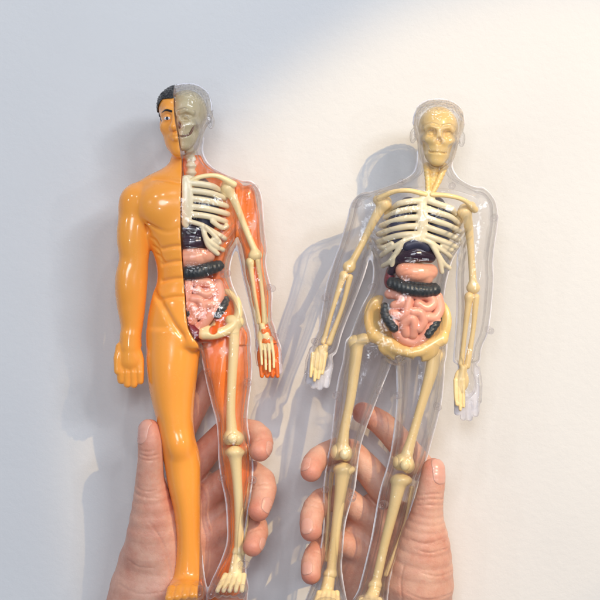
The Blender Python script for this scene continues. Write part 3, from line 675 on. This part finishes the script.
# pelvis: two broad flared hip blades joined at the front
F = Field(350, 462, 288, 368, -34, 30, .7)
for sg, cx, cyy in ((-1, 406, 0), (1, 409, 3)):
    Rw = rot(-.45*sg, .10*sg)
    F.ell((cx + sg*25, 320 + cyy, 3), (19, 25, 6.5), 2, R=Rw)
    F.ell((cx + sg*11, 313 + cyy, -2), (14.5, 25, 30), 3, 's')
    F.ell((cx + sg*27, 316 + cyy, -7), (11, 17, 6), 3, 's', R=Rw)
    F.tube([(cx + sg*32, 336 + cyy, -4), (cx + sg*22, 341 + cyy, -8), (cx + sg*10, 349 + cyy*.6, -13), (cx + sg*2, 351 + cyy*.5, -15)], [7, 6, 5.4, 5.6], 3, smooth=3)
    F.tube([(cx + sg*24, 340 + cyy, -2), (cx + sg*17, 354 + cyy*.7, -6), (cx + sg*6, 357, -11)], [5.4, 4.2, 4], 3, smooth=3)
    F.tube([(cx + sg*20, 340 + cyy, 4), (cx + sg*17, 326, 12), (cx + sg*9, 322, 16)], [4.5, 5, 6], 3)
F.ell((408, 322, 16), (12, 14, 5), 3)
F.ell((391, 347, -9), (13, 9, 5), 4); F.ell((425, 350, -9), (13, 9, 5), 4)
F.ell((398, 358, -12), (4, 3, 12), 1.5, 's'); F.ell((417, 359, -12), (4, 3, 12), 1.5, 's')
place('pelvis', F.mesh('pelvis', 3), M['amber'], R2)
bone_mesh('thigh_bone', [(357,343,-2),(355,362,-3),(351,395,-4),(345,425,-5),(342,446,-5)], [7.4,6.6,5.4,5.4,7], [((355,342,-2),(7,7,6)),((364,339,-2),(7,6,6)),((337,452,-5),(6.5,8,8)),((346,453,-5),(6.5,8,8))], R2, M['bone2'])
bone_mesh('thigh_bone', [(434,356,-2),(431,372,-3),(422,402,-4),(412,436,-5),(406,456,-5)], [8,7,5.2,5.2,7], [((436,355,-2),(7,7,6)),((428,350,-2),(7,6,6)),((399,462,-5),(6.5,8,8)),((408,465,-5),(6.5,8,8))], R2, M['bone2'])
small('knee_cap', lambda F: F.ell((344,453,-15), (4.8,5.4,3.4), 0), (334,354,442,464,-24,-6), bm, R2, .6)
small('knee_cap', lambda F: F.ell((404,464,-14), (4.8,5.4,3.4), 0), (394,415,454,476,-24,-6), bm, R2, .6)
bone_mesh('shin_bone', [(343,470,-4),(340,495,-5),(335,535,-4),(331,572,-2)], [9,6.4,5.4,5.6], [((344,469,-4),(11,5.5,8)),((330,574,-2),(7,5,6))], R2, M['bone2'])
bone_mesh('shin_bone', [(399,481,-4),(394,505,-5),(384,545,-4),(376,582,-2)], [8.6,6.4,5.2,5.2], [((401,480,-4),(11,6,8)),((375,585,-2),(7,5,6))], R2, M['bone2'])
bone_mesh('calf_bone', [(332,474,3),(329,505,4),(326,560,2)], [2.6,2.0,2.6], [], R2, M['bone2'])
bone_mesh('calf_bone', [(412,488,3),(405,525,4),(386,575,2)], [2.6,2.0,2.6], [], R2, M['bone2'])
tube_mesh('foot_bones', [([(329,578,-2),(326,592,-12)],[6,7])] + [([(319 + 4.4*i, 590, -16), (312 + 6.2*i, 610, -34)], [2.8, 2.2]) for i in range(5)], R2, M['bone2'])
tube_mesh('foot_bones', [([(375,588,-2),(370,598,-12)],[6,7])] + [([(361 + 4.4*i, 597, -16), (353 + 6.2*i, 614, -34)], [2.8, 2.2]) for i in range(5)], R2, M['bone2'])
tube_mesh('heart', [([(407,246,-22),(416,244,-22),(424,248,-20)], [6.5,7,6])], R2, M['lung'], k=3, back=5)
tube_mesh('liver', [([(400,259,-18),(414,255,-21),(429,257,-17)], [7,7.6,6.4]), ([(394,264,-14),(391,272,-13)], [5,4.5]), ([(400,250,-18),(414,249,-20),(427,250,-16)], [5,6,5])], R2, M['liver'], k=2.5, back=5)
tube_mesh('spleen', [([(391,272,-10),(389,282,-10),(394,288,-10)], [5.5,5.5,5])], R2, M['red'], back=5)
tube_mesh('stomach', [([(403,271,-19),(416,273,-21),(429,272,-17)], [8.5,9.5,8]), ([(405,279,-18),(426,279,-18)], [6,6])], R2, M['stomach'], k=2, subs=[([(402,277,-22),(410,275.5,-25.5),(420,276.5,-26),(432,275,-21)],1.0), ([(418,266,-25.5),(420,271,-26.2),(419,276,-26)],.8)], back=5)
tube_mesh('colon', [([(391,283,-20),(403,288,-24),(420,291,-25),(434,290,-20)], [5.5,6.2,6.2,5.6]), ([(391,281,-17),(410,284,-21),(434,287,-18)], [4,4,4])], R2, M['colon'], fn=cylinder_ripple('x', .28, 1.5), back=5)
tube_mesh('colon', [([(384,306,-16),(385,316,-19),(393,328,-22)], [4,4.8,4.6])], R2, M['colon'], fn=cylinder_ripple('p', .28, 1.5), back=5)
tube_mesh('colon', [([(427,334,-22),(434,324,-19),(437,319,-15)], [4,4.6,4.2])], R2, M['colon'], fn=cylinder_ripple('p', .28, 1.5), back=5)
tube_mesh('intestines', [(p, 5.1) for p in gut_paths(0, 0, -23)], R2, M['pink'], k=.3, ells=[((412,314,-11.5),(23,22,8))], it=1, h=.6, back=5)
pegs(R2, [(357,204,-2,3.6),(326,297,-4,3.8),(316,342,-6,3.6),(372,287,-6,3.4),(336,395,-6,3.6),(379,390,-6,3.6),(398,395,-6,3.6),(437,406,-6,3.6),(352,496,-6,4.2),(325,489,-4,3.6),(383,504,-6,4.4),(489,330,-4,3.6),(494,218,0,3.6),(402,182,0,3.2),(452,186,0,3.4)], M['peg'])

# ------------------------------------------------------------------ HANDS
def nail(F, c, t, n, L, W, parent):
    """fingernail plate cut from the finger's own surface: c its centre, t towards the tip, n outward"""
    c0, t, n = V(c).astype(float), V(t).astype(float), V(n).astype(float)
    t /= np.linalg.norm(t); n -= t*(n @ t); n /= np.linalg.norm(n); s_ = np.cross(t, n)
    m = max(L, W)*.75 + 8
    N_ = Field(c[0] - m, c[0] + m, c[1] - m, c[1] + m, c[2] - m, c[2] + m, .5)
    idx = []; fr = []
    for i in range(3):
        q = np.clip((N_.ax[i] - F.lo[i])/F.h, 0, F.n[i] - 1.001); k = q.astype(int); idx.append(k); fr.append((q - k).astype(f32))
    D = 0
    for i in (0, 1):
        for j in (0, 1):
            for k in (0, 1):
                w = ((fr[0] if i else 1 - fr[0])[:, None, None]*(fr[1] if j else 1 - fr[1])[None, :, None]*(fr[2] if k else 1 - fr[2])[None, None, :])
                D = D + w*F.D[np.ix_(idx[0] + i, idx[1] + j, idx[2] + k)]
    X, Y, P = N_.xyz(); X = X - c0[0]; Y = Y - c0[1]; Z = -P - c0[2]
    u = X*t[0] + Y*t[1] + Z*t[2]; v = X*s_[0] + Y*s_[1] + Z*s_[2]; w = X*n[0] + Y*n[1] + Z*n[2]
    r = W*.40
    qu = np.abs(u) - (L/2 - r); qv = np.abs(v) - (W/2 - r)
    box = np.sqrt(np.maximum(qu, 0)**2 + np.maximum(qv, 0)**2) + np.minimum(np.maximum(qu, qv), 0) - r
    N_.D = np.maximum(np.maximum(np.maximum(D - .55, -(D + 1.6)), box), -w).astype(f32)
    o = place('fingernail', N_.mesh('fingernail', 3), M['nail'], parent); return o

def hand(label, box, build, tips, creases=()):
    F = Field(*box, 1.0); build(F); global HF_
    for pts, r in creases: crease_on(F, pts, r*.8)
    HF_ = F
    me = F.mesh('hand', 3)
    co = np.empty(len(me.vertices)*3); me.vertices.foreach_get('co', co); co = co.reshape(-1, 3)
    fl = np.zeros(len(co))
    for (p, r) in tips:
        w = np.array([(p[0] - 300)*S, p[2]*S, (300 - p[1])*S])
        fl = np.maximum(fl, np.exp(-(np.linalg.norm(co - w, axis=1)/(r*S))**2))
    a = me.attributes.new('flush', 'FLOAT', 'POINT'); a.data.foreach_set('value', (fl*.75).astype(f32))
    o = place('hand', me, M['skin']); o['label'] = label; o['category'] = 'hand'; o['group'] = 'hands gripping the anatomy figures'
    o['_base'] = (0, 0, 0)
    return o
def crease_on(F, pts, r=.7, k=1.6):
    q = []
    t = np.arange(len(pts)); tt = np.linspace(0, len(pts) - 1, (len(pts) - 1)*6 + 1)
    for x, y in zip(hermite(t, [p[0] for p in pts], tt), hermite(t, [p[1] for p in pts], tt)):
        i = int(round((x - F.lo[0])/F.h)); k_ = int(round((-y - F.lo[2])/F.h))
        if not (0 <= i < F.n[0] and 0 <= k_ < F.n[2]): continue
        col = np.nonzero(F.D[i, :, k_] < 0)[0]
        if len(col): q.append((x, y, float(F.ax[1][col[0]]) - .5))
    if len(q) > 1: F.tube(q, [r*(.35 + .65*math.sin(math.pi*j/(len(q) - 1))) for j in range(len(q))], k, 's')

def left_hand(F):
    F.ell((188, 545, 46), (46, 76, 20), 8)
    F.tube([(164, 520, 30), (157, 572, 34), (150, 628, 36), (142, 690, 38)], [30, 43, 52, 52], 12, smooth=2)
    F.tube([(150, 430, -6), (151, 441, -7), (151, 458, -5), (150, 480, 0), (152, 508, 8), (153, 552, 18)], [11.2, 12.6, 12.8, 14.6, 21, 31], 6, smooth=3)
    F.tube([(172, 446, 34), (203, 389, 32), (228, 352, 30)], [15, 13, 11], 5)
    F.tube([(186, 478, 36), (222, 437, 34), (254, 434, 18), (262, 443, -2), (260, 450, -12)], [15, 13.5, 12.5, 11.5, 10.5], 4, smooth=2)
    F.tube([(196, 508, 38), (236, 476, 34), (262, 482, 14), (263, 497, -4), (259, 509, -14)], [15, 13.5, 13, 11.8, 10.6], 4, smooth=2)
    F.tube([(200, 545, 40), (236, 524, 32), (256, 528, 12), (256, 538, -4), (253, 545, -12)], [14, 12.5, 11.5, 10.6, 9.8], 4, smooth=2)
HL = hand('left hand with its thumb against the solid orange leg, gripping the half orange figure', (84, 292, 330, 640, -40, 96), left_hand,
          [((146,425,-14),18),((262,452,-14),15),((259,512,-16),15),((253,548,-14),14),((225,360,25),18),((172,500,5),16)], [([(141,453),(150,455),(160,453)],.7),([(140,457),(150,459),(161,458)],.6),([(141,449),(148,450),(156,449)],.5),([(136,486),(146,490),(158,489)],.6),([(134,492),(145,496),(160,497)],.6),([(150,520),(163,540),(170,565),(172,590)],.7),([(128,560),(140,566),(155,566)],.5),([(118,585),(140,592),(165,590)],.6),([(252,441),(261,438),(270,437)],.5),([(253,486),(263,483),(273,484)],.5),([(252,489),(263,487),(274,488)],.5),([(250,531),(258,528),(266,529)],.5)])
nail(HF_, (149, 430, -7), (-.05, -1, 0), (-.75, 0, -.66), 25, 17, HL)
nail(HF_, (263, 450, -9), (-.05, .8, -.5), (.55, .35, -.75), 15, 12, HL)
nail(HF_, (260, 506, -10), (-.2, .85, -.5), (.4, .3, -.85), 16, 13, HL)
nail(HF_, (255, 543, -9), (-.2, .8, -.5), (.65, .35, -.65), 13, 11, HL)

def right_hand(F):
    F.ell((382, 566, 46), (44, 70, 20), 8)
    F.tube([(418, 535, 30), (415, 580, 34), (415, 630, 36), (416, 690, 38)], [28, 38, 42, 44], 12, smooth=2)
    F.tube([(433, 469, -6), (432, 480, -7), (429, 498, -5), (426, 520, 0), (424, 548, 8), (420, 585, 18)], [11.4, 12.8, 14.2, 18, 27, 36], 6, smooth=3)
    F.tube([(422, 470, 36), (392, 434, 34), (376, 421, 33), (364, 415, 32)], [15, 13.6, 12, 11], 5, smooth=2)
    F.tube([(388, 496, 36), (352, 455, 34), (326, 456, 18), (314, 463, -2), (311, 470, -12)], [16, 13.5, 12.5, 11.8, 10.6], 4, smooth=2)
    F.tube([(386, 536, 38), (348, 505, 34), (322, 503, 16), (312, 516, -2), (311, 529, -12)], [14.5, 13.5, 13, 12, 10.8], 4, smooth=2)
    F.tube([(380, 570, 40), (344, 548, 32), (321, 550, 14), (312, 562, -2), (311, 573, -10)], [14, 12.5, 11.5, 10.8, 9.8], 4, smooth=2)
HR = hand('right hand with its thumb against the clear leg, gripping the fully clear figure', (286, 478, 390, 640, -40, 96), right_hand,
          [((436,463,-14),18),((309,472,-14),15),((309,534,-14),15),((309,577,-12),14),((358,412,25),22)], [([(417,494),(429,492),(441,492)],.7),([(416,499),(429,497),(443,498)],.8),([(416,504),(428,503),(443,504)],.6),([(410,538),(425,541),(446,536)],.7),([(412,546),(428,550),(448,547)],.6),([(404,560),(400,580),(402,605)],.7),([(420,570),(436,574),(452,572)],.5),([(405,590),(425,597),(452,594)],.6),([(300,459),(310,457),(320,459)],.5),([(301,503),(311,500),(322,503)],.5),([(301,507),(311,505),(322,508)],.5),([(301,553),(311,550),(321,553)],.5)])
nail(HF_, (434, 470, -7), (.06, -1, 0), (.5, 0, -.86), 24, 16, HR)
nail(HF_, (311, 467, -9), (-.1, .8, -.5), (-.45, .3, -.8), 16, 12, HR)
nail(HF_, (311, 529, -10), (-.05, .85, -.5), (-.3, .3, -.9), 16, 13, HR)
nail(HF_, (311, 570, -9), (-.05, .8, -.5), (-.35, .35, -.85), 14, 12, HR)

# ------------------------------------------------------------------ WALL
WALLD = 72
def wall():
    m, nt, N, L = mat('painted_wall')
    out = N.new('ShaderNodeOutputMaterial'); b = N.new('ShaderNodeBsdfPrincipled'); L.new(b.outputs[0], out.inputs[0])
    b.inputs['Roughness'].default_value = .85
    tc = N.new('ShaderNodeTexCoord')
    n1 = nd(N, 'ShaderNodeTexNoise', Scale=9.0, Detail=5.0); L.new(tc.outputs['Object'], n1.inputs['Vector'])
    cr = N.new('ShaderNodeValToRGB'); e = cr.color_ramp.elements
    e[0].position = .3; e[0].color = (.695, .69, .69, 1); e[1].position = .7; e[1].color = (.73, .725, .72, 1)
    L.new(n1.outputs[0], cr.inputs[0]); L.new(cr.outputs[0], b.inputs['Base Color'])
    mp = N.new('ShaderNodeMapping'); mp.inputs['Rotation'].default_value = (0, .7, 0); mp.inputs['Scale'].default_value = (1, 1, 1.25); L.new(tc.outputs['Object'], mp.inputs[0])
    n2 = nd(N, 'ShaderNodeTexNoise', Scale=220.0, Detail=6.0, Roughness=.6); L.new(mp.outputs[0], n2.inputs['Vector'])
    bp_ = nd(N, 'ShaderNodeBump', Strength=.28, Distance=.0008); L.new(n2.outputs[0], bp_.inputs['Height']); L.new(bp_.outputs[0], b.inputs['Normal'])
    w, t = 1.6, .06; y0 = WALLD*S
    vs = [(-w, y0, -w), (w, y0, -w), (w, y0, w), (-w, y0, w), (-w, y0 + t, -w), (w, y0 + t, -w), (w, y0 + t, w), (-w, y0 + t, w)]
    me = bpy.data.meshes.new('wall'); me.from_pydata(vs, [], [(0,1,2,3), (5,4,7,6), (4,0,3,7), (1,5,6,2), (3,2,6,7), (4,5,1,0)])
    o = bpy.data.objects.new('wall', me); C.objects.link(o); me.materials.append(m)
    o['kind'] = 'structure'; o['label'] = 'plain off-white painted wall behind both figures'
wall()

# ------------------------------------------------------------------ LIGHT
def aim(o, target):
    o.rotation_euler = (Vector(target) - o.location).to_track_quat('-Z', 'Y').to_euler()
def W3(x, y, d): return Vector(((x - 300)*S, d*S, (300 - y)*S))
KD = Vector((-.62, 1, -.72)).normalized()
tgt = W3(482, 325, WALLD)
l = bpy.data.lights.new('key_spot', 'SPOT'); l.energy = 94; l.color = (1, .71, .32); l.shadow_soft_size = .012
l.spot_size = math.radians(12.0); l.spot_blend = .45
o = bpy.data.objects.new('key_spot', l); C.objects.link(o); o.location = tgt - KD*1.9; aim(o, tgt)
def area(name, loc, target, size, energy, color):
    l = bpy.data.lights.new(name, 'AREA'); l.shape = 'DISK'; l.size = size; l.energy = energy; l.color = color
    o = bpy.data.objects.new(name, l); C.objects.link(o); o.location = loc; aim(o, target); return o
ctr = W3(300, 300, 0)
area('soft_lamp', (.75, -1.0, .55), ctr, .16, 2.3, (.84, .91, 1))
area('soft_lamp', (.42, -1.1, .62), ctr, .12, 1.4, (.9, .94, 1))
area('front_fill', (.78, -1.35, .66), ctr, .38, 4.6, (.86, .92, 1))  # added fill, set so its soft shadows fall left and down
area('front_fill', (-.12, -1.75, .42), ctr, .55, 8.6, (.86, .92, 1))  # broad frontal fill, added to lift the fronts and the wall
for p, e in (((-.45, -.85, .70), 1.3), ((-.1, -.95, .9), 1.5), ((.22, -.8, .95), 1.5), ((-.85, -.9, .35), 1.3), ((.75, -.9, .1), 1.2), ((.1, -1.2, .35), 1.3), ((-.25, -1.1, -.1), .8)):
    area('ceiling_lamp', p, ctr, .035, e*.46, (.90, .96, 1))
w = bpy.data.worlds.new('World'); bpy.context.scene.world = w; w.use_nodes = True
nt = w.node_tree; N, L = nt.nodes, nt.links; N.clear()
out = N.new('ShaderNodeOutputWorld'); bg = nd(N, 'ShaderNodeBackground', Strength=0.50); L.new(bg.outputs[0], out.inputs[0])
tc = N.new('ShaderNodeTexCoord'); sp = N.new('ShaderNodeSeparateXYZ'); L.new(tc.outputs['Generated'], sp.inputs[0])
mr = nd(N, 'ShaderNodeMapRange'); mr.inputs['From Min'].default_value = -1; mr.inputs['From Max'].default_value = 1; L.new(sp.outputs['Z'], mr.inputs['Value'])
cr = N.new('ShaderNodeValToRGB'); e = cr.color_ramp.elements           # cool room: dim floor, pale blue ceiling
e[0].position = .1; e[0].color = (.20, .20, .24, 1); e[1].position = .9; e[1].color = (.42, .48, .60, 1)
L.new(mr.outputs[0], cr.inputs[0])
my = nd(N, 'ShaderNodeMapRange'); my.inputs['From Min'].default_value = -.45; my.inputs['From Max'].default_value = -.1; L.new(sp.outputs['Y'], my.inputs['Value'])
mx = nd(N, 'ShaderNodeMix', _data_type='RGBA'); L.new(my.outputs[0], mx.inputs[0]); L.new(cr.outputs[0], mx.inputs[6]); mx.inputs[7].default_value = (1.0, .97, 1.05, 1)   # pale glow added at the sides to brighten the clear rims
L.new(mx.outputs[2], bg.inputs['Color'])

# ------------------------------------------------------------------ CAMERA
cd = bpy.data.cameras.new('camera'); cam = bpy.data.objects.new('camera', cd); C.objects.link(cam)
cam.location = (0, -CAMD*S, 0); cam.rotation_euler = (math.pi/2, 0, 0)
cd.sensor_width = 36; cd.lens = 36*CAMD/600; cd.clip_start = .01; cd.clip_end = 50
sc = bpy.context.scene; sc.camera = cam
sc.view_settings.view_transform = 'Standard'; sc.view_settings.look = 'None'; sc.view_settings.exposure = 0; sc.view_settings.gamma = 1
sc.render.engine = 'CYCLES'
cy = sc.cycles
cy.max_bounces = 16; cy.transmission_bounces = 12; cy.transparent_max_bounces = 28; cy.glossy_bounces = 5; cy.diffuse_bounces = 4
cy.caustics_reflective = False; cy.caustics_refractive = False; cy.sample_clamp_indirect = 6
cy.use_denoising = True
try: cy.denoiser = 'OPENIMAGEDENOISE'
except Exception: pass
for o in bpy.data.objects:
    if '_base' in o: del o['_base']
